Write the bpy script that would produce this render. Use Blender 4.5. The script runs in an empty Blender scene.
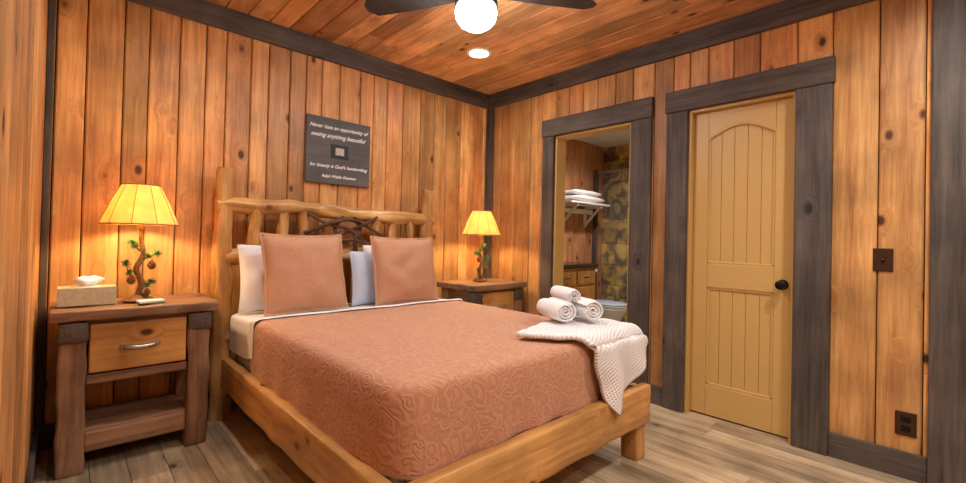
import bpy, math, random
from mathutils import Vector, Matrix, noise
random.seed(7)
scn=bpy.context.scene
COL=scn.collection
scn.view_settings.view_transform='Standard'
# ------------------------------------------------------------------ materials
def newmat(name):
    m=bpy.data.materials.new(name); m.use_nodes=True
    nt=m.node_tree
    b=nt.nodes['Principled BSDF']
    return m,nt,b
def plain(name,col,rough=.6,metal=0,emit=None,es=0,bump=0,bscale=60,var=0):
    m,nt,b=newmat(name)
    b.inputs['Base Color'].default_value=(*col,1); b.inputs['Roughness'].default_value=rough; b.inputs['Metallic'].default_value=metal
    if emit: b.inputs['Emission Color'].default_value=(*emit,1); b.inputs['Emission Strength'].default_value=es
    tc=nt.nodes.new('ShaderNodeTexCoord'); n=nt.nodes.new('ShaderNodeTexNoise'); n.inputs['Scale'].default_value=bscale; n.inputs['Detail'].default_value=4
    nt.links.new(tc.outputs['Object'],n.inputs['Vector'])
    if bump:
        bp=nt.nodes.new('ShaderNodeBump'); bp.inputs['Strength'].default_value=bump; bp.inputs['Distance'].default_value=.005
        nt.links.new(n.outputs['Fac'],bp.inputs['Height']); nt.links.new(bp.outputs['Normal'],b.inputs['Normal'])
    if var:
        mx=nt.nodes.new('ShaderNodeMix'); mx.data_type='RGBA'
        mx.inputs[6].default_value=(*[c*(1-var) for c in col],1); mx.inputs[7].default_value=(*[min(1,c*(1+var)) for c in col],1)
        nt.links.new(n.outputs['Fac'],mx.inputs[0]); nt.links.new(mx.outputs[2],b.inputs['Base Color'])
    return m
_wc={}
def wood(name,cA,cB,cK,axis='Z',gs=1.0,knots=True,rough=.5,attr=False,bump=.35,bright=.25,knum=.38,kscale=6.5,hue=True):
    key=(name,axis,attr)
    if key in _wc: return _wc[key]
    m,nt,b=newmat(name+'_'+axis); N=nt.nodes.new; L=nt.links.new
    tc=N('ShaderNodeTexCoord'); vec=tc.outputs['Object']
    if attr:
        at=N('ShaderNodeAttribute'); at.attribute_name='rnd'
        sc=N('ShaderNodeVectorMath'); sc.operation='SCALE'; sc.inputs['Scale'].default_value=9.0; L(at.outputs['Color'],sc.inputs[0])
        ad=N('ShaderNodeVectorMath'); ad.operation='ADD'; L(vec,ad.inputs[0]); L(sc.outputs[0],ad.inputs[1]); vec=ad.outputs[0]
    mp=N('ShaderNodeMapping'); s=[1,1,1]; s['XYZ'.index(axis)]=.055; mp.inputs['Scale'].default_value=s; L(vec,mp.inputs['Vector'])
    km_=N('ShaderNodeMapping'); s=[1,1,1]; s['XYZ'.index(axis)]=.62; km_.inputs['Scale'].default_value=s; L(vec,km_.inputs['Vector'])
    vo=N('ShaderNodeTexVoronoi'); vo.inputs['Scale'].default_value=kscale; L(km_.outputs[0],vo.inputs['Vector'])
    mr=N('ShaderNodeMapRange'); mr.inputs['From Min'].default_value=.08; mr.inputs['From Max'].default_value=.15; mr.inputs['To Min'].default_value=1; mr.inputs['To Max'].default_value=0; L(vo.outputs['Distance'],mr.inputs['Value'])
    halo=N('ShaderNodeMapRange'); halo.inputs['From Min'].default_value=.10; halo.inputs['From Max'].default_value=.36; halo.inputs['To Min'].default_value=1; halo.inputs['To Max'].default_value=0; L(vo.outputs['Distance'],halo.inputs['Value'])
    sx=N('ShaderNodeSeparateColor'); L(vo.outputs['Color'],sx.inputs[0])
    gt=N('ShaderNodeMath'); gt.operation='GREATER_THAN'; gt.inputs[1].default_value=knum if knots else 2; L(sx.outputs[0],gt.inputs[0])
    km=N('ShaderNodeMath'); km.operation='MULTIPLY'; L(mr.outputs[0],km.inputs[0]); L(gt.outputs[0],km.inputs[1])
    hm=N('ShaderNodeMath'); hm.operation='MULTIPLY'; L(halo.outputs[0],hm.inputs[0]); L(gt.outputs[0],hm.inputs[1])
    hs=N('ShaderNodeMath'); hs.operation='MULTIPLY'; hs.inputs[1].default_value=.05; L(hm.outputs[0],hs.inputs[0])
    av=N('ShaderNodeVectorMath'); av.operation='ADD'; L(mp.outputs[0],av.inputs[0]); L(hs.outputs[0],av.inputs[1])
    n1=N('ShaderNodeTexNoise'); n1.inputs['Scale'].default_value=52*gs; n1.inputs['Detail'].default_value=6; n1.inputs['Roughness'].default_value=.62; n1.inputs['Distortion'].default_value=.5; L(av.outputs[0],n1.inputs['Vector'])
    n3=N('ShaderNodeTexNoise'); n3.inputs['Scale'].default_value=14*gs; n3.inputs['Detail'].default_value=3; L(av.outputs[0],n3.inputs['Vector'])
    n2=N('ShaderNodeTexNoise'); n2.inputs['Scale'].default_value=3.2; n2.inputs['Detail'].default_value=5; L(vec,n2.inputs['Vector'])
    am=N('ShaderNodeMath'); am.operation='MULTIPLY_ADD'; am.inputs[1].default_value=.45; L(n3.outputs['Fac'],am.inputs[0])
    a2=N('ShaderNodeMath'); a2.operation='MULTIPLY'; a2.inputs[1].default_value=.55; L(n1.outputs['Fac'],a2.inputs[0]); L(a2.outputs[0],am.inputs[2])
    cr=N('ShaderNodeMapRange'); cr.inputs['From Min'].default_value=.41; cr.inputs['From Max'].default_value=.66; L(am.outputs[0],cr.inputs['Value'])
    mx=N('ShaderNodeMix'); mx.data_type='RGBA'; mx.inputs[6].default_value=(*cA,1); mx.inputs[7].default_value=(*cB,1); L(cr.outputs[0],mx.inputs[0])
    col=mx.outputs[2]
    br=N('ShaderNodeMapRange'); br.inputs['From Min'].default_value=.3; br.inputs['From Max'].default_value=.7; br.inputs['To Min'].default_value=.68; br.inputs['To Max'].default_value=1.24; L(n2.outputs['Fac'],br.inputs['Value'])
    val=br.outputs[0]
    if attr:
        sp=N('ShaderNodeSeparateColor'); L(at.outputs['Color'],sp.inputs[0])
        b2=N('ShaderNodeMapRange'); b2.inputs['To Min'].default_value=1-bright; b2.inputs['To Max'].default_value=1+bright*.7; L(sp.outputs[1],b2.inputs['Value'])
        mm=N('ShaderNodeMath'); mm.operation='MULTIPLY'; L(val,mm.inputs[0]); L(b2.outputs[0],mm.inputs[1]); val=mm.outputs[0]
        if hue:
            hx=N('ShaderNodeMix'); hx.data_type='RGBA'; hx.inputs[6].default_value=(1.05,1.08,1.05,1); hx.inputs[7].default_value=(.98,.84,.78,1); L(sp.outputs[2],hx.inputs[0])
            hv=N('ShaderNodeVectorMath'); hv.operation='MULTIPLY'; L(col,hv.inputs[0]); L(hx.outputs[2],hv.inputs[1]); col=hv.outputs[0]
    ml=N('ShaderNodeVectorMath'); ml.operation='SCALE'; L(col,ml.inputs[0]); L(val,ml.inputs['Scale'])
    hk=N('ShaderNodeMath'); hk.operation='MULTIPLY'; hk.inputs[1].default_value=.5; L(hm.outputs[0],hk.inputs[0])
    m1=N('ShaderNodeMix'); m1.data_type='RGBA'; m1.inputs[7].default_value=(*cB,1); L(hk.outputs[0],m1.inputs[0]); L(ml.outputs[0],m1.inputs[6])
    m2=N('ShaderNodeMix'); m2.data_type='RGBA'; m2.inputs[7].default_value=(*cK,1); L(km.outputs[0],m2.inputs[0]); L(m1.outputs[2],m2.inputs[6])
    L(m2.outputs[2],b.inputs['Base Color']); b.inputs['Roughness'].default_value=rough
    bp=N('ShaderNodeBump'); bp.inputs['Strength'].default_value=bump; bp.inputs['Distance'].default_value=.004; L(n1.outputs['Fac'],bp.inputs['Height']); L(bp.outputs['Normal'],b.inputs['Normal'])
    _wc[key]=m; return m
def pine(ax,attr=False): return wood('pine',(.76,.415,.155),(.42,.175,.055),(.075,.025,.008),ax,1,True,.45,attr,bright=.38)
def pineceil(ax): return wood('pine_ceiling',(.78,.44,.20),(.42,.19,.08),(.09,.035,.015),ax,1,True,.5,True,bright=.36)
def honey(ax): return wood('honey_log',(.68,.385,.13),(.38,.165,.05),(.10,.035,.01),ax,.8,True,.35,False,.4)
def walnut(ax): return wood('rustic_brown',(.33,.175,.095),(.11,.053,.029),(.02,.008,.004),ax,.9,True,.5,False,.9)
def trimw(ax): return wood('weathered_trim',(.115,.092,.078),(.036,.028,.025),(.012,.009,.008),ax,1.1,True,.65,False,.7,knum=.75)
def floorw(ax): return wood('floor_oak',(.54,.42,.275),(.215,.155,.10),(.11,.07,.045),ax,.8,True,.36,True,.15,.25,knum=.85,hue=False)
def reddish(ax): return wood('bath_plank',(.64,.32,.16),(.36,.14,.06),(.06,.02,.01),ax,1,True,.5,True)
M_gap=plain('groove_dark',(.02,.009,.004),.9)
M_white=plain('white_linen',(.82,.82,.85),.85,bump=.25,bscale=30)
M_bluelit=plain('blue_lit_white_linen',(.52,.61,.76),.85,bump=.25,bscale=30,var=.12)  # white linen with bluish light put into its colour
M_terry=plain('white_terry',(.88,.88,.90),.95,bump=1.0,bscale=200)
M_yellow=plain('mustard_paint',(.60,.39,.135),.42,bump=.05,bscale=30,var=.05)
M_black=plain('black_metal',(.012,.011,.010),.35,.7,bump=.1)
M_iron=plain('hammered_iron',(.12,.10,.085),.42,.5,bump=1.0,bscale=70,var=.3)
M_nickel=plain('pewter_handle',(.45,.40,.36),.35,.9,bump=.3)
M_bronze=plain('bronze_plate',(.06,.03,.015),.4,.5)
M_gold=plain('aged_brass',(.42,.24,.06),.35,.8,bump=.3)
# ------------------------------------------------------------------ mesh helpers
def mk(name,V,F,mat,parent=None,smooth=False,mats=None,fm=None):
    me=bpy.data.meshes.new(name); me.from_pydata([tuple(v) for v in V],[],F); me.update()
    o=bpy.data.objects.new(name,me); COL.objects.link(o)
    if mats:
        for x in mats: me.materials.append(x)
        me.polygons.foreach_set('material_index',fm)
    else: me.materials.append(mat)
    if smooth: me.polygons.foreach_set('use_smooth',[True]*len(me.polygons))
    if parent: o.parent=parent
    return o
def group(name):
    e=bpy.data.objects.new(name,None); e.empty_display_size=.1; COL.objects.link(e); return e
def box(name,lo,hi,mat,parent=None,bevel=.004,seg=2,jit=0):
    x0,y0,z0=lo;x1,y1,z1=hi
    V=[(x0,y0,z0),(x1,y0,z0),(x1,y1,z0),(x0,y1,z0),(x0,y0,z1),(x1,y0,z1),(x1,y1,z1),(x0,y1,z1)]
    F=[(0,3,2,1),(4,5,6,7),(0,1,5,4),(1,2,6,5),(2,3,7,6),(3,0,4,7)]
    o=mk(name,V,F,mat,parent)
    if bevel:
        b=o.modifiers.new('b','BEVEL'); b.width=bevel; b.segments=seg; b.limit_method='ANGLE'
    return o
def rbox(name,lo,hi,mat,parent,n=8,r=.01,amp=.004,seed=0):
    import bmesh
    bm=bmesh.new(); bmesh.ops.create_cube(bm,size=1)
    sx,sy,sz=[hi[i]-lo[i] for i in range(3)]; c=[(hi[i]+lo[i])/2 for i in range(3)]
    for v in bm.verts: v.co=Vector((c[0]+v.co.x*sx,c[1]+v.co.y*sy,c[2]+v.co.z*sz))
    bmesh.ops.bevel(bm,geom=list(bm.edges),offset=r,segments=2,affect='EDGES',profile=.6)
    for ax,s in ((0,sx),(1,sy),(2,sz)):
        k=max(1,int(s/.05))
        for i in range(1,k):
            co=Vector(c); co[ax]=lo[ax]+s*i/k; nn=Vector((0,0,0)); nn[ax]=1
            bmesh.ops.bisect_plane(bm,geom=bm.verts[:]+bm.edges[:]+bm.faces[:],plane_co=co,plane_no=nn)
    bm.normal_update()
    for v in bm.verts:
        v.co+=v.normal*(noise.noise(v.co*9+Vector((seed,seed*2,0)))*amp*1.6)
    me=bpy.data.meshes.new(name); bm.to_mesh(me); bm.free(); me.materials.append(mat)
    me.polygons.foreach_set('use_smooth',[True]*len(me.polygons))
    o=bpy.data.objects.new(name,me); COL.objects.link(o); o.parent=parent
    return o
def catmull(P,n=6):
    P=[Vector(p) for p in P]
    if len(P)<3: return [P[0].lerp(P[-1],i/n) for i in range(n+1)]
    Q=[P[0]*2-P[1]]+P+[P[-1]*2-P[-2]]; out=[]
    for i in range(1,len(Q)-2):
        a,b,c,d=Q[i-1:i+3]
        for k in range(n):
            t=k/n
            out.append(.5*((2*b)+(c-a)*t+(2*a-5*b+4*c-d)*t*t+(3*b-a-3*c+d)*t**3))
    out.append(P[-1]); return out
def sweepdata(P,R,seg=14,wob=0,n=6,seed=0):
    C=catmull(P,n); m=len(C); V=[];F=[]
    up=None
    for i,c in enumerate(C):
        t=(C[min(i+1,m-1)]-C[max(i-1,0)]).normalized()
        if up is None: up=t.orthogonal().normalized()
        up=(up-t*up.dot(t)).normalized(); sd=t.cross(up)
        f=i/(m-1)*(len(R)-1); k=min(int(f),len(R)-2) if len(R)>1 else 0
        r=R[0] if len(R)==1 else R[k]*(1-(f-k))+R[k+1]*(f-k)
        for j in range(seg):
            a=2*math.pi*j/seg; d=up*math.cos(a)+sd*math.sin(a)
            rr=r*(1+wob*noise.noise((c*7)+d*1.2+Vector((seed,0,seed))))
            V.append(c+d*rr)
    for i in range(m-1):
        for j in range(seg):
            F.append((i*seg+j,i*seg+(j+1)%seg,(i+1)*seg+(j+1)%seg,(i+1)*seg+j))
    F.append(tuple(range(seg-1,-1,-1))); F.append(tuple((m-1)*seg+j for j in range(seg)))
    return V,F
def sweep(name,P,R,mat,parent=None,seg=14,wob=0,n=6,seed=0):
    V,F=sweepdata(P,R,seg,wob,n,seed); o=mk(name,V,F,mat,parent,True)
    e=o.modifiers.new('e','EDGE_SPLIT'); e.split_angle=math.radians(50); return o
def lathe(name,prof,c,mat,parent=None,seg=32,caps=True,smooth=True):
    V=[];F=[]
    for r,z in prof:
        for j in range(seg):
            a=2*math.pi*j/seg; V.append((c[0]+r*math.cos(a),c[1]+r*math.sin(a),c[2]+z))
    m=len(prof)
    for i in range(m-1):
        for j in range(seg): F.append((i*seg+j,i*seg+(j+1)%seg,(i+1)*seg+(j+1)%seg,(i+1)*seg+j))
    if caps: F.append(tuple(range(seg-1,-1,-1))); F.append(tuple((m-1)*seg+j for j in range(seg)))
    o=mk(name,V,F,mat,parent,smooth)
    e=o.modifiers.new('e','EDGE_SPLIT'); e.split_angle=math.radians(45)
    return o
def planks(name,O,U,Vd,Nn,spans,mat,t=.02,back=.08,g=.0025,c=.006):
    O,U,Vd,Nn=map(Vector,(O,U,Vd,Nn)); V=[];F=[];fm=[];cols=[]
    flip=U.cross(Vd).dot(Nn)<0
    def add(poly,v0,v1,mi,col):
        b=len(V);n=len(poly)
        for (u,d) in poly: V.append(O+U*u+Vd*v0+Nn*d)
        for (u,d) in poly: V.append(O+U*u+Vd*v1+Nn*d)
        fs=[(b+i,b+(i+1)%n,b+n+(i+1)%n,b+n+i) for i in range(n)]+[tuple(b+i for i in range(n-1,-1,-1)),tuple(b+n+i for i in range(n))]
        if not flip: fs=[tuple(reversed(f)) for f in fs]
        for f in fs: F.append(f);fm.append(mi);cols.append(col)
    for (u0,u1,v0,v1) in spans:
        col=(random.random(),random.random(),random.random(),1)
        add([(u0+g,-t),(u0+g,-c),(u0+g+c,0),(u1-g-c,0),(u1-g,-c),(u1-g,-t)],v0+g*.5,v1-g*.5,0,col)
        add([(u0,-t-back),(u0,-t),(u1,-t),(u1,-t-back)],v0,v1,1,col)
    o=mk(name,V,F,None,None,False,[mat,M_gap],fm)
    at=o.data.color_attributes.new('rnd','FLOAT_COLOR','CORNER')
    for p,cl in zip(o.data.polygons,cols):
        for li in p.loop_indices: at.data[li].color=cl
    return o
def cuts(a,b,wmin,wmax,must=()):
    out=[a];x=a
    ms=sorted(m for m in must if a<m<b)
    for e in ms+[b]:
        while e-x>wmax: 
            x+=random.uniform(wmin,wmax); 
            if e-x<.05: x=e-.09
            out.append(x)
        if e-x>1e-6: x=e; out.append(x)
    return out
def spans_of(cs,v0,v1,lmin=None,lmax=None):
    S=[]
    for a,b in zip(cs[:-1],cs[1:]):
        if lmin is None: S.append((a,b,v0,v1))
        else:
            v=v0-random.uniform(0,lmin)
            while v<v1:
                w=v+random.uniform(lmin,lmax); S.append((a,b,max(v,v0),min(w,v1))); v=w
    return [s for s in S if s[3]-s[2]>.01]
# ------------------------------------------------------------------ room
H=2.6; LX=-3.197; YB=-4.6; BX=2.3
pw=pine('Z',True)
planks('wall_north',(LX-.1,0,0),(1,0,0),(0,0,1),(0,-1,0),spans_of(cuts(0,3.2+.1,.11,.185),0,H),pw)
BO=(.86,1.58); DO=(2.0,2.615); ZT=2.06
S=[]
cs=cuts(-.12,-YB,.12,.20,(BO[0],BO[1],DO[0],DO[1]))
for a,b in zip(cs[:-1],cs[1:]):
    m=(a+b)/2
    z0=ZT if (BO[0]<m<BO[1] or DO[0]<m<DO[1]) else 0
    S.append((a,b,z0,H))
planks('wall_east',(0,0,0),(0,-1,0),(0,0,1),(-1,0,0),S,pw,back=.09)
planks('wall_west',(LX,0,0),(0,-1,0),(0,0,1),(1,0,0),spans_of(cuts(-.1,-YB,.15,.22),0,H),pw)
planks('wall_south',(LX-.1,YB,0),(1,0,0),(0,0,1),(0,1,0),spans_of(cuts(0,3.3,.12,.2),0,H),pw)
planks('ceiling',(LX-.1,YB,H),(1,0,0),(0,1,0),(0,0,-1),spans_of(cuts(0,3.31,.13,.17),0,-YB+.1,1.6,3.2),pineceil('Y'),t=.015,back=.06)
planks('floor',(LX-.1,YB,0),(1,0,0),(0,1,0),(0,0,1),spans_of(cuts(0,BX+3.3,.14,.16),0,-YB+.15,.9,1.5),floorw('Y'),t=.01,back=.06,g=.0008,c=.0015)
tx,ty,tz=trimw('X'),trimw('Y'),trimw('Z')
box('trim_1',(LX,-.035,H-.139),(-.035,0,H),tx)
box('trim_2',(-.035,YB,H-.139),(0,0,H),ty)
box('trim_3',(LX,YB,H-.139),(LX+.02,-.035,H),ty)
box('trim_4',(-.035,-.02,0.14),(-.0,-.0,H-.139),tz)
box('trim_5',(-.02,-.09,0.14),(0,-.02,H-.139),tz)
box('trim_6',(LX,-.02,0.14),(LX+.03,0,H-.139),tz)
box('trim_7',(-.06,-3.42,0),(0,-3.172,H-.139),tz,bevel=.008)
box('baseboard_north',(LX,-.02,0),(0,0,.13),tx)
box('baseboard_west',(LX,YB,0),(LX+.02,-.02,.13),ty)
box('baseboard_east_a',(-.022,-3.172,0),(0,-2.785,.13),ty)
box('baseboard_east_b',(-.022,-1.855,0),(0,-1.744,.13),ty)
box('baseboard_east_c',(-.022,-.738,0),(0,-.02,.13),ty)
box('trim_8',(-.035,-.858,0),(0,-.738,ZT),tz,None,.006); box('trim_9',(-.035,-1.744,0),(0,-1.582,ZT),tz,None,.006); box('trim_10',(-.043,-1.75,ZT),(0,-.73,2.208),ty,None,.006)
box('trim_11',(-.035,-2.0,0),(0,-1.855,ZT),tz,None,.006); box('trim_12',(-.035,-2.785,0),(0,-2.615,ZT),tz,None,.006); box('trim_13',(-.043,-2.795,ZT),(0,-1.845,2.208),ty,None,.006)
for i,(a,b) in enumerate((BO,DO)):
    g=group('trim_jamb_%d'%(i+1))
    box('lining_left',(-.004,-a-.018,0),(.125,-a,ZT),M_yellow,g,.001)
    box('lining_right',(-.004,-b,0),(.125,-b+.018,ZT),M_yellow,g,.001)
    box('lining_head',(-.004,-b+.018,ZT-.018),(.125,-a-.018,ZT),M_yellow,g,.001)
# ------------------------------------------------------------------ yellow door
def door():
    g=group('door_1'); x0,x1=.045,.085; ya,yb=-2.019,-2.596; zt=ZT-.02
    st=.095
    def slab(n,y0,y1,z0,z1,xa=x0,bev=.004): return box(n,(xa,y1,z0),(x1,y0,z1),M_yellow,g,bev,2)
    slab('stile_left',ya,ya-st,.01,zt); slab('stile_right',yb+st,yb,.01,zt)
    slab('rail_bottom',ya-st,yb+st,.01,.21); slab('rail_lock',ya-st,yb+st,.86,1.02)
    n=16; V=[];F=[]; L=ya-st; R=yb+st
    for i in range(n+1):
        u=i/n; y=L+(R-L)*u; za=1.86+.075*math.sin(math.pi*u)
        for x in (x0,x1): V+= [(x,y,za),(x,y,zt)]
    for i in range(n):
        a=i*4;b=a+4
        F+=[(a,a+1,b+1,b),(a+2,b+2,b+3,a+3),(a,b,b+2,a+2),(a+1,a+3,b+3,b+1)]
    mk('rail_arch',V,F,M_yellow,g)
    P=[(x0+.006,L+(R-L)*i/n,1.853+.075*math.sin(math.pi*i/n)) for i in range(n+1)]
    sweep('mould_arch',P,[.008],M_yellow,g,8,0,2)
    w=(L-R)
    for (z0,z1,nm) in ((.21,.86,'low'),(1.02,1.95,'up')):
        for k in range(5):
            box('panel_%s_%d'%(nm,k),(x0+.014,L-w*(k+1)/5+.0008,z0),(x1-.005,L-w*k/5-.0008,z1),M_yellow,g,.0035,2)
        for (a,b) in ((L,L-.014),(R+.014,R)):
            box('mould_%s'%nm,(x0+.005,b,z0),(x1-.01,a,z1 if z1<1 else 1.865),M_yellow,g,.004)
        box('mould_b_%s'%nm,(x0+.005,R,z0),(x1-.01,L,z0+.014),M_yellow,g,.004)
    box('mould_t_low',(x0+.005,R,.846),(x1-.01,L,.86),M_yellow,g,.004)
    kx=x0; ky=-2.548; kz=.915
    prof=[(.031,0),(.031,.006),(.012,.01),(.011,.032),(.022,.038),(.029,.05),(.027,.062),(.012,.069),(.001,.07)]
    k=lathe('knob',prof,(0,0,0),M_black,g,24)
    k.data.transform(Matrix.Translation((kx,ky,kz))@Matrix.Rotation(math.radians(-90),4,'Y'))
door()
box('wall_closet',(.13,-2.7,0),(.16,-1.9,2.3),plain('closet_paint',(.3,.2,.08),.8))
def plate(name,y,z,kind):
    g=group(name)
    box('plate',(-.008,y-.04,z-.06),(0,y+.04,z+.06),M_bronze,g,.004)
    if kind=='s':
        box('frame',(-.011,y-.006,z-.013),(-.006,y+.006,z+.013),M_black,g,.001); box('toggle',(-.02,y-.004,z-.002),(-.008,y+.004,z+.009),plain('toggle_brown',(.12,.06,.03),.4),g,.002)
    else:
        for s in (-1,1):
            box('socket',(-.012,y-.017,z+s*.023-.014),(-.006,y+.017,z+s*.023+.014),M_black,g,.005)
            for q in (-1,1): box('slot',(-.0125,y+q*.007-.0015,z+s*.023-.004),(-.0115,y+q*.007+.0015,z+s*.023+.006),M_bronze,g,0)
plate('light_switch',-3.0,1.088,'s'); plate('wall_outlet',-3.093,.268,'o')
# ------------------------------------------------------------------ wall sign
def sign():
    g=group('wall_sign'); x0,x1,z0,z1=-1.846,-1.334,1.539,2.033
    mb=wood('slate_board',(.12,.115,.12),(.08,.077,.082),(.03,.03,.03),'X',1,False,.7)
    box('board',(x0,-.024,z0),(x1,-.002,z1),mb,g,.003)
    mt=plain('chalk_paint',(.88,.88,.86),.8)
    def txt(s,x,z,size):
        c=bpy.data.curves.new('lettering','FONT'); c.body=s; c.size=size; c.shear=.35; c.align_x='CENTER'; c.extrude=.0004; c.offset=.0006
        o=bpy.data.objects.new('lettering',c); COL.objects.link(o); c.materials.append(mt)
        o.rotation_euler=(math.pi/2,0,0); o.location=(x,-.0255,z); o.parent=g
        bpy.context.view_layer.update()
        me=bpy.data.meshes.new_from_object(o); me.transform(o.matrix_world); bpy.data.objects.remove(o)
        n=bpy.data.objects.new('lettering',me); COL.objects.link(n); n.parent=g
    cx=(x0+x1)/2
    txt("Never lose an opportunity of",cx-.005,1.950,.039); txt("seeing anything beautiful",cx-.01,1.885,.044)
    txt("for beauty is God's handwriting",cx,1.660,.036); txt("Ralph Waldo Emerson",cx,1.585,.030)
    box('picture_mat',(cx-.07,-.027,1.735),(cx+.07,-.023,1.84),plain('dark_mat',(.02,.02,.02),.6),g,.001)
    box('picture',(cx-.035,-.029,1.76),(cx+.035,-.026,1.815),plain('photo_print',(.45,.45,.4),.5,bscale=60,var=.8),g,.001)
sign()
# ------------------------------------------------------------------ nightstands
def nightstand(x0,x1,y0,y1,zt,seed):
    g=group('nightstand'); wx,wz,wy=walnut('X'),walnut('Z'),walnut('Y')
    th=.05; lw=.10
    rbox('top',(x0,y0,zt-th),(x1,y1,zt),wx,g,r=.008,amp=.004,seed=seed)
    a,b,c,d=x0+.035,x1-.035,y0+.02,y1-.02
    for i,(lx,ly) in enumerate(((a,c),(b-lw,c),(a,d-.09),(b-lw,d-.09))):
        rbox('leg_%d'%i,(lx,ly,0),(lx+lw,ly+.09,zt-th),wz,g,r=.012,amp=.007,seed=seed+i)
    box('rail_top',(a+lw,c+.025,zt-th-.03),(b-lw,c+.06,zt-th),wx,g)
    box('rail_mid',(a+lw,c+.02,.41),(b-lw,c+.07,.455),wx,g,.006)
    box('drawer_box',(a+lw+.005,c+.03,.46),(b-lw-.005,d-.03,zt-th-.03),wx,g)
    box('drawer_front',(a+lw+.008,c+.004,.465),(b-lw-.008,c+.035,zt-th-.022),wood('honey_drawer',(.68,.35,.10),(.40,.16,.045),(.08,.02,.006),'X',.9,True,.35),g,.008,3)
    for s,(p,q) in enumerate(((a,a+.05),(b-.05,b))):
        box('side_panel_%d'%s,(p+.02,c+.09,.41),(p+.035,d-.09,zt-th),wy,g)
    box('back_panel',(a+lw,d-.05,.41),(b-lw,d-.035,zt-th),wx,g)
    box('shelf',(a+.03,c+.03,.17),(b-.03,d-.03,.195),wx,g,.004)
    box('shelf_rail',(a+lw,c+.015,.09),(b-lw,c+.06,.185),wx,g,.008)
    box('shelf_rail_back',(a+lw,d-.06,.09),(b-lw,d-.03,.185),wx,g,.008)
    for s,(p) in enumerate((a+.03,b-.07)): box('shelf_side_%d'%s,(p,c+.09,.09),(p+.04,d-.09,.185),wy,g,.006)
    for (lx) in (a,b-lw):
        rbox('cap',(lx-.006,c-.008,zt-th-.10),(lx+lw+.006,c+.06,zt-th-.004),M_iron,g,r=.012,amp=.004)
    mx=(a+b)/2; zc=.575
    sweep('pull',[(mx-.07,c+.004,zc+.004),(mx-.045,c-.022,zc),(mx,c-.028,zc-.003),(mx+.045,c-.022,zc),(mx+.07,c+.004,zc+.004)],[.009,.012,.012,.012,.009],M_nickel,g,10)
    for s in (-1,1): sweep('pull_rose',[(mx+s*.07,c+.006,zc+.004),(mx+s*.07,c-.006,zc+.004)],[.014,.010],M_nickel,g,12)
    return g
NZ=.77
nightstand(-3.15,-2.475,-.47,-.03,NZ,1)
nightstand(-.735,-.06,-.62,-.16,NZ,5)
# ------------------------------------------------------------------ lamps
def shade_mat():
    m,nt,b=newmat('parchment_shade'); N=nt.nodes.new;L=nt.links.new
    out=nt.nodes['Material Output']
    tc=N('ShaderNodeTexCoord'); n=N('ShaderNodeTexNoise'); n.inputs['Scale'].default_value=16; n.inputs['Detail'].default_value=5; L(tc.outputs['Object'],n.inputs[0])
    mc=N('ShaderNodeMix'); mc.data_type='RGBA'; mc.inputs[6].default_value=(.76,.48,.15,1); mc.inputs[7].default_value=(.98,.74,.31,1); L(n.outputs['Fac'],mc.inputs[0])
    tr=N('ShaderNodeBsdfTranslucent'); L(mc.outputs[2],tr.inputs[0])
    df=N('ShaderNodeBsdfDiffuse'); L(mc.outputs[2],df.inputs[0])
    em=N('ShaderNodeEmission'); em.inputs[0].default_value=(1,.60,.14,1)
    mr=N('ShaderNodeMapRange'); mr.inputs['To Min'].default_value=.12; mr.inputs['To Max'].default_value=.34; L(n.outputs['Fac'],mr.inputs['Value']); L(mr.outputs[0],em.inputs[1])
    m1=N('ShaderNodeMixShader'); m1.inputs[0].default_value=.30; L(df.outputs[0],m1.inputs[1]); L(tr.outputs[0],m1.inputs[2])
    a=N('ShaderNodeAddShader'); L(m1.outputs[0],a.inputs[0]); L(em.outputs[0],a.inputs[1]); L(a.outputs[0],out.inputs['Surface'])
    return m
M_shade=shade_mat()
M_lace=plain('leather_lace',(.35,.17,.05),.7)
M_bark=plain('resin_bark',(.24,.12,.055),.6,bump=1,bscale=80,var=.5)
M_green=plain('pine_needles',(.07,.22,.07),.5,var=.4,bscale=40)
M_cone=plain('pine_cone',(.24,.11,.045),.6,var=.4,bscale=90)
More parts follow.
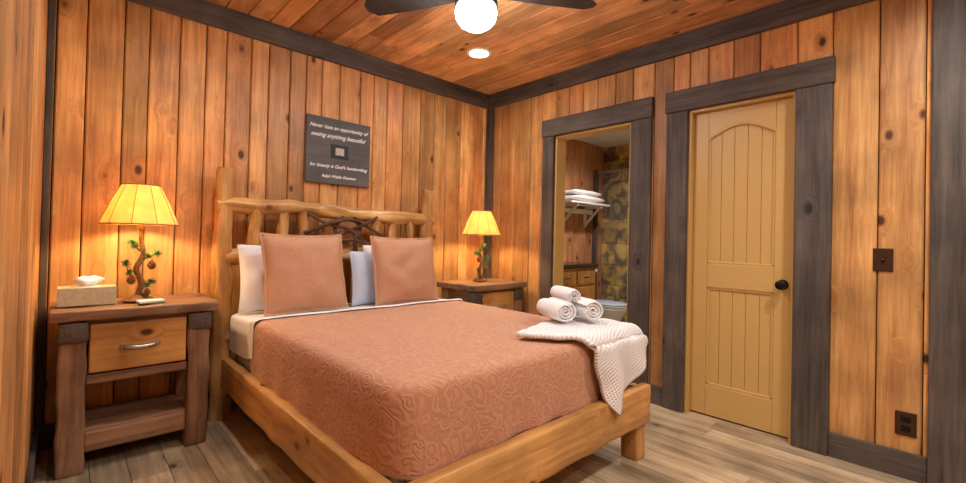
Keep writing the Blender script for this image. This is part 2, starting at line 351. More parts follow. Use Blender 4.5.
def lamp(x,y,z,mir,power):
    g=group('table_lamp'); r=random.Random(3)
    lathe('base',[(.068,0),(.07,.006),(.066,.012),(.05,.02),(.03,.03),(.012,.036)],(x,y,z),M_bark,g)
    s=mir
    sweep('trunk',[(x,y,z+.02),(x+.012*s,y,z+.09),(x-.012*s,y,z+.17),(x+.014*s,y,z+.25),(x+.002,y,z+.33),(x,y,z+.40)],[.021,.016,.014,.012,.010,.007],M_bark,g,10,.3)
    br=[((x-.004*s,y,z+.12),(x-.04*s,y-.01,z+.15),(x-.06*s,y-.01,z+.20)),((x,y,z+.20),(x+.035*s,y-.01,z+.235),(x+.075*s,y-.015,z+.25)),((x+.01*s,y,z+.26),(x-.02*s,y-.01,z+.29),(x-.035*s,y,z+.31)),((x,y,z+.05),(x+.03*s,y-.02,z+.075),(x+.05*s,y-.03,z+.10))]
    V=[];F=[]
    for i,b in enumerate(br):
        sweep('branch_%d'%i,b,[.006,.004,.003],M_bark,g,8)
        for c0 in (b[1],b[2]):
            for k in range(60):
                d=Vector((r.gauss(0,1),r.gauss(0,1),r.gauss(0,1)+.4)).normalized(); ln=r.uniform(.022,.036)
                p=Vector(c0); q=p+d*ln; o1=d.orthogonal().normalized()*.003; o2=d.cross(o1).normalized()*.003; bi=len(V)
                V+= [p+o1,p-o1*.5+o2,p-o1*.5-o2,q]; F+=[(bi,bi+1,bi+3),(bi+1,bi+2,bi+3),(bi+2,bi,bi+3)]
    mk('needles',V,F,M_green,g)
    for i,c0 in enumerate(((x-.035*s,y-.025,z+.118),(x+.05*s,y-.03,z+.195),(x+.028*s,y-.035,z+.05))):
        V=[];F=[]
        for lev in range(7):
            f=lev/6; rr=.020*math.sin(math.pi*(.18+.75*f))
            for j in range(9):
                a=2*math.pi*(j+lev*.5)/9; d=Vector((math.cos(a),math.sin(a),0)); t=Vector((-math.sin(a),math.cos(a),0)); bz=Vector(c0)+Vector((0,0,(f-.5)*.045))
                bi=len(V); V+=[bz+d*rr*.3+t*.004,bz+d*rr*.3-t*.004,bz+d*rr+t*.005+Vector((0,0,-.004)),bz+d*rr-t*.005+Vector((0,0,-.004)),bz+d*rr*1.1+Vector((0,0,.003)),bz+d*rr*.3+Vector((0,0,.008))]
                F+=[(bi,bi+1,bi+3,bi+2),(bi+2,bi+3,bi+4),(bi,bi+2,bi+4,bi+5),(bi+1,bi+5,bi+4,bi+3)]
        mk('cone_%d'%i,V,F,M_cone,g)
    zb=z+.41; ht=.21
    lathe('socket',[(.014,0),(.016,.01),(.016,.045),(.010,.05)],(x,y,zb-.03),M_gold,g,16)
    lathe('shade',[(.172,0),(.150,.055),(.128,.115),(.105,.165),(.084,ht),(.082,ht),(.103,.165),(.126,.115),(.148,.055),(.170,0)],(x,y,zb),M_shade,g,10,False,False)
    for nm,rr,zz in (('rim_low',.172,0),('rim_top',.084,ht)):
        P=[(x+rr*math.cos(2*math.pi*j/10),y+rr*math.sin(2*math.pi*j/10),zb+zz) for j in range(11)]
        V,F=[],[]
        for j in range(10):
            v,f=sweepdata([P[j],P[j+1]],[.0035],6,0,2); b=len(V); V+=v; F+=[tuple(q+b for q in ff) for ff in f]
        mk(nm,V,F,M_lace,g,True)
    V,F=[],[]
    for j in range(10):
        a=2*math.pi*j/10; ca,sa=math.cos(a),math.sin(a)
        P=[(x+rr*ca,y+rr*sa,zb+zz) for rr,zz in ((.173,0),(.151,.055),(.129,.115),(.106,.165),(.085,ht))]
        v,f=sweepdata(P,[.0014],5,0,2); b=len(V); V+=v; F+=[tuple(q+b for q in ff) for ff in f]
    mk('shade_ribs',V,F,M_lace,g,True)
    for k in range(3):
        a=k*2*math.pi/3+.3
        sweep('spider_%d'%k,[(x,y,zb+ht-.02),(x+.083*math.cos(a),y+.083*math.sin(a),zb+ht-.004)],[.002],M_gold,g,6)
    sweep('harp',[(x-.012,y,zb+.02),(x-.045,y,zb+.08),(x-.03,y,zb+.16),(x,y,zb+ht-.015),(x+.03,y,zb+.16),(x+.045,y,zb+.08),(x+.012,y,zb+.02)],[.002],M_gold,g,6)
    lathe('finial',[(.004,0),(.008,.008),(.006,.018),(.001,.024)],(x,y,zb+ht-.018),M_gold,g,12)
    l=bpy.data.lights.new('bulb_light','POINT'); l.energy=power; l.color=(1,.72,.38); l.shadow_soft_size=.03
    o=bpy.data.objects.new('bulb_light',l); o.location=(x,y,zb+.09); COL.objects.link(o); o.parent=g
lamp(-2.808,-.25,NZ+.005,1,14); lamp(-.40,-.36,NZ+.005,-1,14)
def tissue():
    g=group('tissue_box'); m=plain('tissue_carton',(.52,.48,.33),.6,var=.35,bscale=55)
    x0,x1,y0,y1=-3.125,-2.905,-.33,-.21; Z=NZ+.005
    box('carton',(x0,y0,Z),(x1,y1,Z+.09),m,g,.003)
    cx,cy=(x0+x1)/2,(y0+y1)/2
    lathe('opening',[(.001,0),(.05,.0),(.05,.002),(.001,.002)],(cx,cy,Z+.0895),plain('opening_film',(.8,.8,.78),.5),g,20,False)
    V=[];F=[];n=28
    pr=[(.020,0),(.034,.010),(.046,.022),(.050,.030),(.038,.038),(.020,.044),(.004,.047)]
    for i,(rr,zz) in enumerate(pr):
        for j in range(n):
            a=2*math.pi*j/n; q=rr*(1+.16*math.sin(3*a+i*.3)+.10*math.sin(7*a+1))
            V.append((cx+q*math.cos(a)*1.1,cy+q*math.sin(a)*.6,Z+.091+zz*(1+.2*math.sin(2*a+1)*(1 if i<6 else .3))))
    for i in range(len(pr)-1):
        for j in range(n): F.append((i*n+j,i*n+(j+1)%n,(i+1)*n+(j+1)%n,(i+1)*n+j))
    F.append(tuple((len(pr)-1)*n+j for j in range(n)))
    mk('tissue',V,F,M_white,g,True)
tissue()
def cards():
    g=group('card_stack')
    for i,(c,a) in enumerate((((.10,.16,.06),0),((.8,.8,.76),.12),((.85,.85,.8),.05))):
        o=box('card_%d'%i,(-.055,-.038,0),(.055,.038,.005),plain('card_%d'%i,c,.5),g,.001)
        o.data.transform(Matrix.Translation((-2.77,-.385,NZ+.005+i*.0055))@Matrix.Rotation(a,4,'Z'))
cards()
# ------------------------------------------------------------------ bed
def bed():
    g=group('log_bed'); hx,hy,hz=honey('X'),honey('Y'),honey('Z')
    PX=(-2.385,-.835); PY=-.13
    for i,x in enumerate(PX):
        sweep('post_%d'%i,[(x,PY,0),(x+.006,PY,.5),(x-.006,PY,1.0),(x,PY,1.50),(x,PY,1.548)],[.058,.056,.052,.049,.036],hz,g,22,.38,10,i*3)
    sweep('rail_top',[(-2.43,PY,1.32),(-2.0,PY,1.335),(-1.6,PY,1.315),(-1.2,PY,1.305),(-.79,PY,1.30)],[.048,.052,.047,.050,.044],hx,g,22,.4,10,2)
    sweep('rail_mid',[(-2.38,PY,1.0),(-1.6,PY,1.01),(-.84,PY,1.0)],[.05,.052,.048],hx,g,20,.38,10,4)
    sweep('rail_low',[(-2.38,PY,.5),(-1.6,PY,.51),(-.84,PY,.5)],[.05,.052,.048],hx,g,18,.25,8,4)
    for i,x in enumerate((-2.20,-2.03,-1.90,-1.32,-1.18,-1.02)):
        sweep('spindle_%d'%i,[(x,PY,.98),(x+.014*((i%3)-1),PY,1.15),(x,PY,1.32)],[.038,.032,.038],hz,g,16,.5,8,i)
    for i,x in enumerate((-2.15,-1.93,-1.71,-1.49,-1.27,-1.05)):
        sweep('spindle_low_%d'%i,[(x,PY,.5),(x,PY,.75),(x,PY,1.0)],[.03,.028,.03],hz,g,12,.3,4,i)
    tw=wood('twig_bark',(.13,.06,.03),(.045,.02,.011),(.01,.005,.004),'X',1,False,.6)
    y1=PY-.045
    T=[[(-1.88,y1,1.02),(-1.78,y1-.02,1.12),(-1.62,y1-.02,1.17),(-1.45,y1-.02,1.24),(-1.34,y1,1.30)],
       [(-1.34,y1,1.02),(-1.46,y1-.02,1.11),(-1.60,y1-.03,1.20),(-1.74,y1-.01,1.23),(-1.88,y1,1.30)],
       [(-1.72,y1,1.03),(-1.66,y1-.02,1.12),(-1.68,y1,1.20),(-1.62,y1,1.29)],
       [(-1.52,y1,1.03),(-1.54,y1-.03,1.13),(-1.48,y1,1.2),(-1.53,y1,1.29)],
       [(-1.90,y1,1.16),(-1.72,y1-.03,1.24),(-1.60,y1-.03,1.265),(-1.48,y1-.02,1.24),(-1.30,y1,1.16)],
       [(-1.86,y1,1.14),(-1.72,y1-.03,1.10),(-1.56,y1-.03,1.12),(-1.42,y1-.02,1.09),(-1.34,y1,1.13)]]
    for i,t in enumerate(T): sweep('twig_%d'%i,t,[.017,.014,.013,.010],tw,g,9,.5)
    rbox('side_rail_left',(-2.39,-2.09,.20),(-2.335,-.16,.385),hy,g,r=.012,amp=.004)
    rbox('side_rail_right',(-.875,-2.09,.20),(-.82,-.16,.385),hy,g,r=.012,amp=.004)
    rbox('foot_rail',(-2.42,-2.145,.195),(-.79,-2.09,.39),hx,g,r=.012,amp=.004)
    rbox('foot_leg_left',(-2.38,-2.125,0),(-2.28,-2.03,.22),hz,g,r=.012,amp=.004)
    rbox('foot_leg_right',(-.90,-2.125,0),(-.805,-2.03,.22),hz,g,r=.012,amp=.004)
    box('slats',(-2.34,-2.09,.24),(-.87,-.18,.30),hx,g)
    box('box_spring',(-2.31,-2.03,.30),(-.90,-.2,.40),M_white,g,.03,3)
    box('mattress',(-2.322,-2.04,.40),(-.89,-.2,.648),M_white,g,.05,4)
    quilt,nt,b=newmat('terracotta_quilt'); N=nt.nodes.new;L=nt.links.new
    tc=N('ShaderNodeTexCoord')
    ns=N('ShaderNodeTexNoise'); ns.inputs['Scale'].default_value=9; L(tc.outputs['Object'],ns.inputs[0])
    mxv=N('ShaderNodeMix'); mxv.data_type='VECTOR'; mxv.inputs[0].default_value=.12; L(tc.outputs['Object'],mxv.inputs[4]); L(ns.outputs['Color'],mxv.inputs[5])
    vo=N('ShaderNodeTexVoronoi'); vo.feature='SMOOTH_F1'; vo.inputs['Scale'].default_value=20; L(mxv.outputs[1],vo.inputs['Vector'])
    sn=N('ShaderNodeMath'); sn.operation='MULTIPLY'; sn.inputs[1].default_value=32; L(vo.outputs['Distance'],sn.inputs[0])
    s2=N('ShaderNodeMath'); s2.operation='SINE'; L(sn.outputs[0],s2.inputs[0])
    bp=N('ShaderNodeBump'); bp.inputs['Strength'].default_value=.38; bp.inputs['Distance'].default_value=.0022; L(s2.outputs[0],bp.inputs['Height']); L(bp.outputs['Normal'],b.inputs['Normal'])
    mc=N('ShaderNodeMix'); mc.data_type='RGBA'; mc.inputs[6].default_value=(.46,.22,.125,1); mc.inputs[7].default_value=(.545,.275,.160,1)
    mr=N('ShaderNodeMapRange'); mr.inputs['From Min'].default_value=-1; L(s2.outputs[0],mr.inputs['Value']); L(mr.outputs[0],mc.inputs[0]); L(mc.outputs[2],b.inputs['Base Color'])
    b.inputs['Roughness'].default_value=.8; b.inputs['Sheen Weight'].default_value=.2
    x0,x1,y0,y1=-2.345,-.865,-2.08,-.60; top=.675; r=.11; n=200
    cx,cy=(x0+x1)/2,(y0+y1)/2; hw,hl=(x1-x0)/2,(y1-y0)/2
    def outline(k):
        t=k/n*4
        s=int(t)%4; f=(t-int(t))*2-1
        x,y={0:(hw,f*hl),1:(-f*hw,hl),2:(-hw,-f*hl),3:(f*hw,-hl)}[s]
        ax,ay=abs(x),abs(y); dx,dy=ax-(hw-r),ay-(hl-r)
        if dx>0 and dy>0 and y<0:
            d=math.hypot(dx,dy); ax=hw-r+dx/d*r; ay=hl-r+dy/d*r
            x=math.copysign(ax,x);y=math.copysign(ay,y)
        return x,y
    out=[outline(k) for k in range(n)]
    V=[];rings=[]
    for i in range(1,25): rings.append(('t',i/25))
    for i in range(6): rings.append(('a',i/5))
    for i in range(1,9): rings.append(('s',i/8))
    er=.05
    V.append((cx,cy,top))
    for typ,f in rings:
        for k,(x,y) in enumerate(out):
            ex=er/hw; ey=er/hl
            if typ=='t': sc=f; X=x*(1-ex)*sc; Y=y*(1-ey)*sc; Z=top+.009*noise.noise(Vector((X*3,Y*3,1)))+.004*noise.noise(Vector((X*9,Y*5,4)))
            elif typ=='a':
                a=f*math.pi/2; q=1-er*(1-math.sin(a))/hw; q2=1-er*(1-math.sin(a))/hl
                X=x*q;Y=y*q2;Z=top-er*(1-math.cos(a))
            else:
                drop=(.295-er)*f
                fold=.014*f*math.sin(k*.55+2*math.sin(k*.11))
                X=x*(1+(.004+fold*.45)/hw);Y=y*(1+(.004+fold*.45)/hl) ; Z=top-er-drop-.006*math.sin(k*.21)*f
            if y>hl*.97: Z=max(Z,.655)
            V.append((cx+X,min(cy+Y,-.60),Z))
    F=[(0,1+k,1+(k+1)%n) for k in range(n)]
    for i in range(len(rings)-1):
        for k in range(n):
            a=1+i*n+k;b2=1+i*n+(k+1)%n; F.append((a,a+n,b2+n,b2))
    mk('coverlet',V,F,quilt,g,True)
    V=[];F=[];nx=60
    prof=[(-.20,.652),(-.40,.658),(-.56,.668),(-.615,.684),(-.655,.690),(-.66,.682)]
    xs=[x0+(x1-x0)*i/nx for i in range(nx+1)]
    for (y,z) in prof:
        row=[]
        row.append((x0-.006,y,z-.22)); row.append((x0-.006,y,z-.10)); row.append((x0-.004,y,z-.03))
        for i,x in enumerate(xs): row.append((x,y+.008*math.sin(x*9),z+.004*noise.noise(Vector((x*6,y*8,0)))-(.012 if i in(0,nx) else 0)))
        row.append((x1+.004,y,z-.03));row.append((x1+.006,y,z-.22))
        V+=row; m=len(row)
    for i in range(len(prof)-1):
        for j in range(m-1): F.append((i*m+j,i*m+j+1,(i+1)*m+j+1,(i+1)*m+j))
    mk('top_sheet',V,F,M_white,g,True)
bed()
M_sham=plain('terracotta_sham',(.53,.28,.165),.8,bump=.6,bscale=45,var=.08)
def pillow(name,w,h,t,loc,rx,rz,mat,flange=0,seed=0,parent=None):
    n=30;V=[];F=[]
    def pt(u,v,s):
        e=(max(0,1-abs(u)**2.6)*max(0,1-abs(v)**2.6))**.42
        x=u*w/2*(1-.055*(1-v*v)*abs(u)); y=v*h/2*(1-.055*(1-u*u)*abs(v))
        z=s*t/2*e*(1+.25*noise.noise(Vector((u*2+seed,v*2,s))))
        return Vector((x,y,z))
    for s in (1,-1):
        for i in range(n+1):
            for j in range(n+1): V.append(pt(i/n*2-1,j/n*2-1,s))
    m=(n+1)**2
    for i in range(n):
        for j in range(n):
            a=i*(n+1)+j; F.append((a,a+n+1,a+n+2,a+1)); F.append((m+a,m+a+1,m+a+n+2,m+a+n+1))
    if flange:
        fw=flange
        rim=[(i/n*2-1,-1) for i in range(n)]+[(1,j/n*2-1) for j in range(n)]+[(1-i/n*2,1) for i in range(n)]+[(-1,1-j/n*2) for j in range(n)]
        b=len(V)
        for k,(u,v) in enumerate(rim):
            p=pt(u,v,1); q=p.copy(); q.x+=fw*u*(1 if abs(u)>.99 else .9); q.y+=fw*v; q.z+=.004*math.sin(k*.5)
            V+= [p+Vector((0,0,.002)),q]
        k2=len(rim)
        for k in range(k2):
            a=b+2*k;c=b+2*((k+1)%k2); F.append((a,a+1,c+1,c))
    M=Matrix.Translation(loc)@Matrix.Rotation(rz,4,'Z')@Matrix.Rotation(math.pi/2-rx,4,'X')
    o=mk(name,[M@v for v in V],F,mat,parent,True)
    return o
pillow('white_pillow',.64,.42,.13,(-2.02,-.285,.875),.16,0,M_white,0,1)
pillow('white_pillow',.60,.42,.11,(-1.19,-.255,.875),.10,0,M_white,0,4)
pillow('blue_lit_pillow',.58,.38,.10,(-1.37,-.385,.855),.16,.02,M_bluelit,0,6)  # white pillow, blue tint of the light painted in
pillow('throw_pillow',.50,.47,.14,(-2.0,-.475,.915),.24,.03,M_sham,.015,2)
pillow('throw_pillow',.50,.47,.14,(-1.30,-.53,.91),.22,-.04,M_sham,.015,7)
# ------------------------------------------------------------------ waffle blanket draped over foot corner
def blanket():
    m,nt,b=newmat('waffle_weave'); N=nt.nodes.new;L=nt.links.new
    tc=N('ShaderNodeTexCoord'); w=[]
    for ax in 'XY':
        wv=N('ShaderNodeTexWave'); wv.bands_direction=ax; wv.inputs['Scale'].default_value=22; wv.inputs['Distortion'].default_value=.8; L(tc.outputs['UV'],wv.inputs[0]); w.append(wv)
    mm=N('ShaderNodeMath'); mm.operation='MAXIMUM'; L(w[0].outputs['Fac'],mm.inputs[0]); L(w[1].outputs['Fac'],mm.inputs[1])
    bp=N('ShaderNodeBump'); bp.inputs['Strength'].default_value=.8; bp.inputs['Distance'].default_value=.006; L(mm.outputs[0],bp.inputs['Height']); L(bp.outputs['Normal'],b.inputs['Normal'])
    mx=N('ShaderNodeMix'); mx.data_type='RGBA'; mx.inputs[6].default_value=(.80,.80,.81,1); mx.inputs[7].default_value=(.90,.90,.92,1); L(mm.outputs[0],mx.inputs[0]); L(mx.outputs[2],b.inputs['Base Color']); b.inputs['Roughness'].default_value=.95
    P=[Vector((-1.54,-1.84)),Vector((-1.15,-2.45)),Vector((-.79,-2.20)),Vector((-.90,-1.66))]
    n=80;V=[];F=[];UV=[]; yf=-2.10; xr=-.85; rad=.045
    def fold(s):
        if s<=0: return s,0
        if s<rad*1.57: a=s/rad; return rad*math.sin(a),rad*(1-math.cos(a))
        return rad,rad+(s-rad*1.57)
    for i in range(n+1):
        for j in range(n+1):
            u,v=i/n,j/n
            q=(P[0]*(1-u)+P[1]*u)*(1-v)+(P[3]*(1-u)+P[2]*u)*v
            q=q+Vector((noise.noise(Vector((u*3,v*3,9))),noise.noise(Vector((u*3,v*3,5)))))*.035
            h,d=fold((yf+rad)-q.y); y=(yf+rad)-h
            hx,dx=fold(q.x-(xr-.02)); x=(xr-.02)+hx
            z=.690-d-dx*.9+.018*abs(noise.noise(Vector((q.x*7,q.y*7,3))))
            if d>rad: y-=.024+.022*math.sin(q.x*26+1+q.y*3)*min(1,d*4)+.01*d; 
            V.append((x+ (.0 if d<rad else .012*math.sin(z*30)),y,z)); UV.append((u*.62,v*.62))
    for i in range(n):
        for j in range(n):
            a=i*(n+1)+j; F.append((a,a+n+1,a+n+2,a+1))
    o=mk('waffle_blanket',V,F,m,None,True)
    uv=o.data.uv_layers.new(name='UVMap')
    for l in o.data.loops: uv.data[l.index].uv=UV[l.vertex_index]
    s=o.modifiers.new('s','SOLIDIFY'); s.thickness=.02; s.offset=1
blanket()
def towel(c,ang,length,R,tilt=0,seed=0):
    turns=3.0; n=int(turns*26); th=R/(turns+.6)*.9
    V=[];F=[];L_=8
    for k in range(L_+1):
        v=(k/L_-.5)*length
        for i in range(n+1):
            a=2*math.pi*turns*i/n; r=.006+(R-.006-th/2)*i/n
            ed=1-.10*(abs(k/L_*2-1))**6
            for s in (-1,1):
                rr=(r+s*th/2*.88)*ed*(1+.05*noise.noise(Vector((a*2,v*20,seed)))); rr=max(rr,.002)
                V.append(Vector((rr*math.cos(a+seed)*1.08,v+.010*noise.noise(Vector((a,seed,k))),rr*math.sin(a+seed)*.92)))
    w=2*(n+1)
    for k in range(L_):
        for i in range(n):
            a=k*w+2*i
            F.append((a,a+2,a+w+2,a+w)); F.append((a+1,a+w+1,a+w+3,a+3))
        for e in (0,n): a=k*w+2*e; F.append((a,a+w,a+w+1,a+1))
    for i in range(n):
        a=2*i; F.append((a,a+1,a+3,a+2)); a=L_*w+2*i; F.append((a,a+2,a+3,a+1))
    M=Matrix.Translation(c)@Matrix.Rotation(ang,4,'Z')@Matrix.Rotation(tilt,4,'X')
    o=mk('rolled_towel',[M@v for v in V],F,M_terry,None,True)
    s=o.modifiers.new('s','SUBSURF'); s.levels=1; s.render_levels=1
towel((-1.165,-1.775,.780),math.radians(-24),.25,.068,0,1)
towel((-1.01,-1.845,.780),math.radians(-26),.25,.068,0,2.5)
towel((-1.03,-1.745,.850),math.radians(-27),.24,.046,0,4)
# ------------------------------------------------------------------ ceiling fan
def fan():
    g=group('ceiling_fan'); x,y=-1.53,-1.49
    lathe('canopy',[(.065,0),(.07,-.03),(.04,-.055),(.014,-.06)],(x,y,H),M_black,g)
    lathe('motor',[(.05,.0),(.10,-.015),(.115,-.05),(.11,-.10),(.09,-.125),(.06,-.135)],(x,y,2.545),M_black,g)
    lathe('light_ring',[(.10,0),(.115,-.01),(.115,-.035),(.10,-.04)],(x,y,2.42),M_black,g)
    mg=plain('frosted_globe',(.9,.9,.9),.4,emit=(.96,.98,1),es=85)
    lathe('globe',[(.105,0),(.112,-.03),(.105,-.062),(.085,-.09),(.05,-.112),(.02,-.12),(.001,-.121)],(x,y,2.385),mg,g,32)
    mb=wood('fan_blade',(.05,.042,.038),(.022,.018,.016),(.01,.01,.01),'X',1,False,.5)
    for i,a in enumerate((120,326,223)):
        a=math.radians(a); V=[];F=[];n=14
        for k in range(n+1):
            f=k/n; r=.10+.57*f; w=.042+.026*math.sin(min(1,f*1.4)*math.pi/2); 
            if f>.93: w*=math.sqrt(max(.05,1-((f-.93)/.075)**2))
            for s in (-1,1):
                for tz in (0,.007): V.append((r,s*w,tz+s*w*.18))
        for k in range(n):
            b=k*4;c=b+4
            F+=[(b,c,c+2,b+2),(b+1,b+3,c+3,c+1),(b,b+1,c+1,c),(b+2,c+2,c+3,b+3)]
        F+=[(0,2,3,1),(4*n,4*n+1,4*n+3,4*n+2)]
        M=Matrix.Translation((x,y,2.465))@Matrix.Rotation(a,4,'Z')
        mk('blade_%d'%i,[M@Vector(v) for v in V],F,mb,g)
        bx=box('blade_iron_%d'%i,(.06,-.02,-.006),(.20,.02,0),M_black,g,.002); bx.data.transform(M)
fan()
def can(x,y,pw,zc=H,parent=None):
    g=group('recessed_or_fill_light')
    lathe('trim_ring',[(.095,0),(.097,-.006),(.078,-.010),(.074,-.004)],(x,y,zc),plain('can_white',(.85,.82,.75),.5),g,32,False)
    lathe('lens',[(.001,-.003),(.075,-.003)],(x,y,zc),plain('can_lens',(.9,.9,.9),.4,emit=(1,.93,.8),es=14),g,32,False)
    l=bpy.data.lights.new('can_or_fill_light','SPOT'); l.energy=pw; l.color=(1,.94,.86); l.shadow_soft_size=.06; l.spot_size=math.radians(165); l.spot_blend=1
    o=bpy.data.objects.new('can_or_fill_light',l); o.location=(x,y,zc-.03); COL.objects.link(o); o.parent=g
can(-.787,-.70,40); can(-2.5,-.95,42); can(-.8,-3.3,100); can(-2.3,-3.4,100); can(-1.5,-4.2,60)  # first can belongs to the room; the rest are unseen, added for fill
# ------------------------------------------------------------------ bathroom beyond the opening
planks('wall_bath_north',(.12,.08,0),(1,0,0),(0,0,1),(0,-1,0),spans_of(cuts(0,BX-.12,.11,.16),0,2.45),reddish('Z'))
tile,nt,b=newmat('slate_gold_tile'); N=nt.nodes.new;L=nt.links.new
br=N('ShaderNodeTexBrick'); tc=N('ShaderNodeTexCoord')
br.inputs['Scale'].default_value=3.2; br.inputs['Mortar Size'].default_value=.012; br.offset=.5; br.inputs['Color1'].default_value=(1,1,1,1); br.inputs['Color2'].default_value=(.5,.5,.5,1); br.inputs['Mortar'].default_value=(.2,.2,.2,1); br.inputs['Brick Width'].default_value=.9; br.inputs['Row Height'].default_value=.9
sepx=N('ShaderNodeSeparateXYZ'); L(tc.outputs['Object'],sepx.inputs[0]); cmb=N('ShaderNodeCombineXYZ'); L(sepx.outputs[1],cmb.inputs[0]); L(sepx.outputs[2],cmb.inputs[1]); L(cmb.outputs[0],br.inputs['Vector'])
ns=N('ShaderNodeTexNoise'); ns.inputs['Scale'].default_value=5; ns.inputs['Detail'].default_value=6; ns.inputs['Distortion'].default_value=1.2; L(tc.outputs['Object'],ns.inputs[0])
cr=N('ShaderNodeValToRGB'); e=cr.color_ramp.elements; e[0].position=.36; e[0].color=(.14,.10,.06,1); e[1].position=.60; e[1].color=(.85,.56,.14,1); x=cr.color_ramp.elements.new(.48); x.color=(.38,.26,.11,1); L(ns.outputs['Fac'],cr.inputs[0])
mu=N('ShaderNodeMix'); mu.data_type='RGBA'; mu.blend_type='MULTIPLY'; mu.inputs[0].default_value=1; L(cr.outputs[0],mu.inputs[6]); L(br.outputs['Color'],mu.inputs[7]); L(mu.outputs[2],b.inputs['Base Color']); b.inputs['Roughness'].default_value=.3
box('wall_bath_east',(BX,-2.1,0),(BX+.06,.2,2.45),tile,None,0)
box('wall_bath_south',(.12,-1.85,0),(BX,-1.79,2.45),plain('bath_paint',(.6,.45,.22),.7),None,0)
box('ceiling_bath',(.12,-2.1,2.45),(BX,.2,2.5),plain('bath_ceiling_paint',(.75,.72,.66),.8),None,0)
g=group('shower_enclosure')
box('post',(2.02,.0,.0),(2.06,.058,2.1),tz,g,.004); box('curb',(2.0,-1.78,0),(2.08,.058,.12),tile,g,.006)
gm,nt,b=newmat('shower_glass')
b.inputs['Base Color'].default_value=(.35,.38,.36,1); b.inputs['Roughness'].default_value=.03; b.inputs['Alpha'].default_value=.06
box('glass_panel',(2.036,-.78,.12),(2.044,.0,2.05),gm,g,0); box('glass_stile',(2.03,-.80,.12),(2.05,-.78,2.08),M_nickel,g,.002); box('glass_head',(2.025,-1.78,2.05),(2.055,.0,2.08),M_nickel,g,.002)
def bshelf():
    g=group('towel_shelf'); mw=plain('white_shelf_paint',(.84,.82,.78),.5)
    box('board',(1.15,-.22,1.60),(1.98,.06,1.622),mw,g,.004)
    for x in (1.30,1.80):
        box('bracket_v',(x,.03,1.33),(x+.03,.06,1.60),mw,g,.003); box('bracket_h',(x,-.20,1.57),(x+.03,.06,1.60),mw,g,.003)
        sweep('bracket_d',[(x+.015,.045,1.35),(x+.015,-.17,1.58)],[.018],mw,g,4)
    box('rail',(1.15,.035,1.50),(1.98,.06,1.56),mw,g,.003)
bshelf()
g=group('folded_towels')
pillow('towel_low',.66,.25,.085,(1.56,-.085,1.670),math.pi/2,.02,M_terry,0,3,g)
pillow('towel_high',.56,.22,.08,(1.54,-.085,1.738),math.pi/2,-.05,M_terry,0,8,g)
def vanity():
    g=group('bathroom_vanity'); w1=wood('vanity_wood',(.56,.28,.08),(.30,.12,.032),(.05,.02,.01),'Z',1,True,.4)
    x0,x1,y0,y1=.52,1.28,-.47,.055
    box('cabinet',(x0,y0,.0),(x1,y1,.86),w1,g,.006)
    box('counter',(x0-.02,y0-.03,.86),(x1+.02,y1,.90),plain('dark_counter',(.03,.022,.018),.2),g,.008)
    box('backsplash',(x0-.02,y1-.02,.90),(x1+.02,y1,1.0),plain('dark_splash',(.03,.022,.018),.2),g,.004)
    for i in range(2):
        a=x0+.03+i*.36
        box('drawer_%d'%i,(a,y0-.018,.68),(a+.34,y0,.83),w1,g,.006); box('door_panel_%d'%i,(a,y0-.018,.08),(a+.34,y0,.65),w1,g,.008)
        sweep('handle_%d'%i,[(a+.12,y0-.018,.755),(a+.17,y0-.04,.755),(a+.22,y0-.018,.755)],[.006],M_black,g,8)
        sweep('handle_d_%d'%i,[(a+.3-.26*i,y0-.018,.52),(a+.3-.26*i,y0-.04,.56),(a+.3-.26*i,y0-.018,.60)],[.006],M_black,g,8)
    lathe('faucet',[(.025,0),(.018,.02),(.014,.12),(.001,.125)],(.9,-.06,.90),M_nickel,g,16)
    sweep('spout',[(.9,-.06,1.01),(.9,-.12,1.03),(.9,-.18,.99)],[.01],M_nickel,g,10)
vanity()
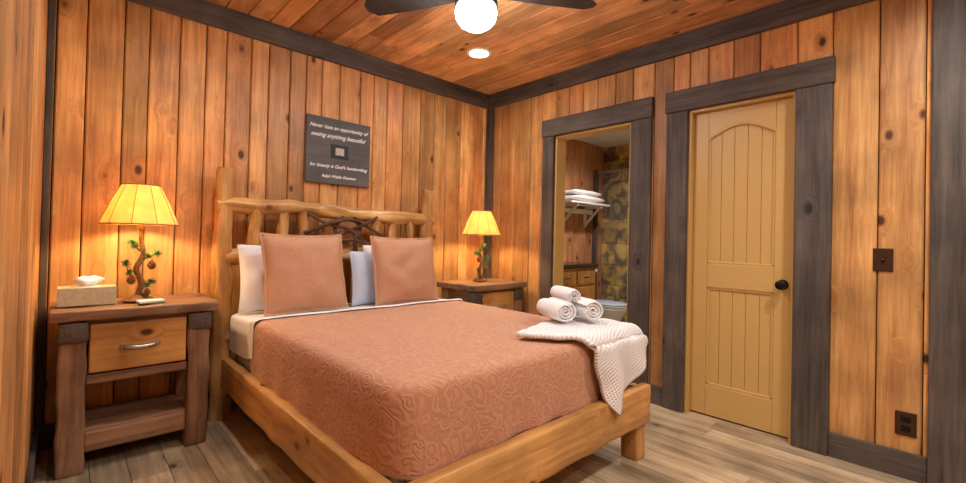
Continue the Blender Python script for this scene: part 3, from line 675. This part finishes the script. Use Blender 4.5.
def toilet():
    g=group('toilet'); m=plain('porcelain',(.78,.80,.82),.12); ml=plain('toilet_lid',(.50,.62,.78),.25)
    x,yb=1.60,.05
    box('tank',(x-.20,yb-.20,.40),(x+.20,yb,.76),m,g,.03,4); box('tank_lid',(x-.215,yb-.215,.76),(x+.215,yb,.80),m,g,.014,3)
    def ov(name,prof,mat):
        V=[];F=[];n=36
        for (w,fr,bk,z) in prof:
            for j in range(n):
                a=2*math.pi*j/n; c,s=math.cos(a),math.sin(a)
                V.append((x+w*c,-.42+(fr if s<0 else bk)*s,z))
        for i in range(len(prof)-1):
            for j in range(n): F.append((i*n+j,i*n+(j+1)%n,(i+1)*n+(j+1)%n,(i+1)*n+j))
        F.append(tuple(range(n-1,-1,-1))); F.append(tuple((len(prof)-1)*n+j for j in range(n)))
        mk(name,V,F,mat,g,True)
    ov('bowl',[(.12,.17,.24,0),(.11,.15,.24,.06),(.10,.14,.24,.16),(.15,.21,.25,.28),(.185,.255,.25,.36),(.185,.26,.25,.39)],m)
    ov('seat',[(.187,.262,.22,.392),(.19,.265,.22,.402),(.187,.262,.22,.412)],m)
    ov('lid',[(.185,.26,.22,.413),(.19,.265,.22,.420),(.185,.26,.22,.43),(.15,.22,.18,.436)],ml)
    sweep('flush_lever',[(x-.14,yb-.20,.70),(x-.14,yb-.22,.70),(x-.08,yb-.225,.69)],[.007],M_nickel,g,8)
toilet()
can(1.1,-.9,110,2.45)  # unseen can added to light the bathroom
# ------------------------------------------------------------------ recentre empties
bpy.context.view_layer.update()
for e in [o for o in COL.objects if o.type=='EMPTY']:
    lo=Vector((1e9,)*3);hi=Vector((-1e9,)*3)
    for c in e.children:
        if c.type=='MESH':
            for v in c.data.vertices:
                for i in range(3): lo[i]=min(lo[i],v.co[i]);hi[i]=max(hi[i],v.co[i])
    L0=Vector(((lo.x+hi.x)/2,(lo.y+hi.y)/2,lo.z)); e.location=L0
    for c in e.children: c.matrix_parent_inverse=Matrix.Translation(-L0)
# ------------------------------------------------------------------ world + camera
w=bpy.data.worlds.new('world'); scn.world=w; w.use_nodes=True
w.node_tree.nodes['Background'].inputs[0].default_value=(.5,.45,.4,1); w.node_tree.nodes['Background'].inputs[1].default_value=.2
yaw,pit,rol=map(math.radians,(43.237,.636,1.319))
Fv=Vector((math.sin(yaw)*math.cos(pit),math.cos(yaw)*math.cos(pit),math.sin(pit)))
R0=Vector((math.cos(yaw),-math.sin(yaw),0)); U0=R0.cross(Fv)
Rv=R0*math.cos(rol)+U0*math.sin(rol); Uv=-R0*math.sin(rol)+U0*math.cos(rol)
cd=bpy.data.cameras.new('camera'); co=bpy.data.objects.new('camera',cd); COL.objects.link(co)
co.matrix_world=Matrix((( Rv.x,Uv.x,-Fv.x,-3.10),(Rv.y,Uv.y,-Fv.y,-3.253),(Rv.z,Uv.z,-Fv.z,1.149),(0,0,0,1)))
cd.sensor_width=36; cd.lens=443.2/966*36; cd.shift_y=-(241.5-233.943)/966; cd.clip_start=.01
scn.camera=co
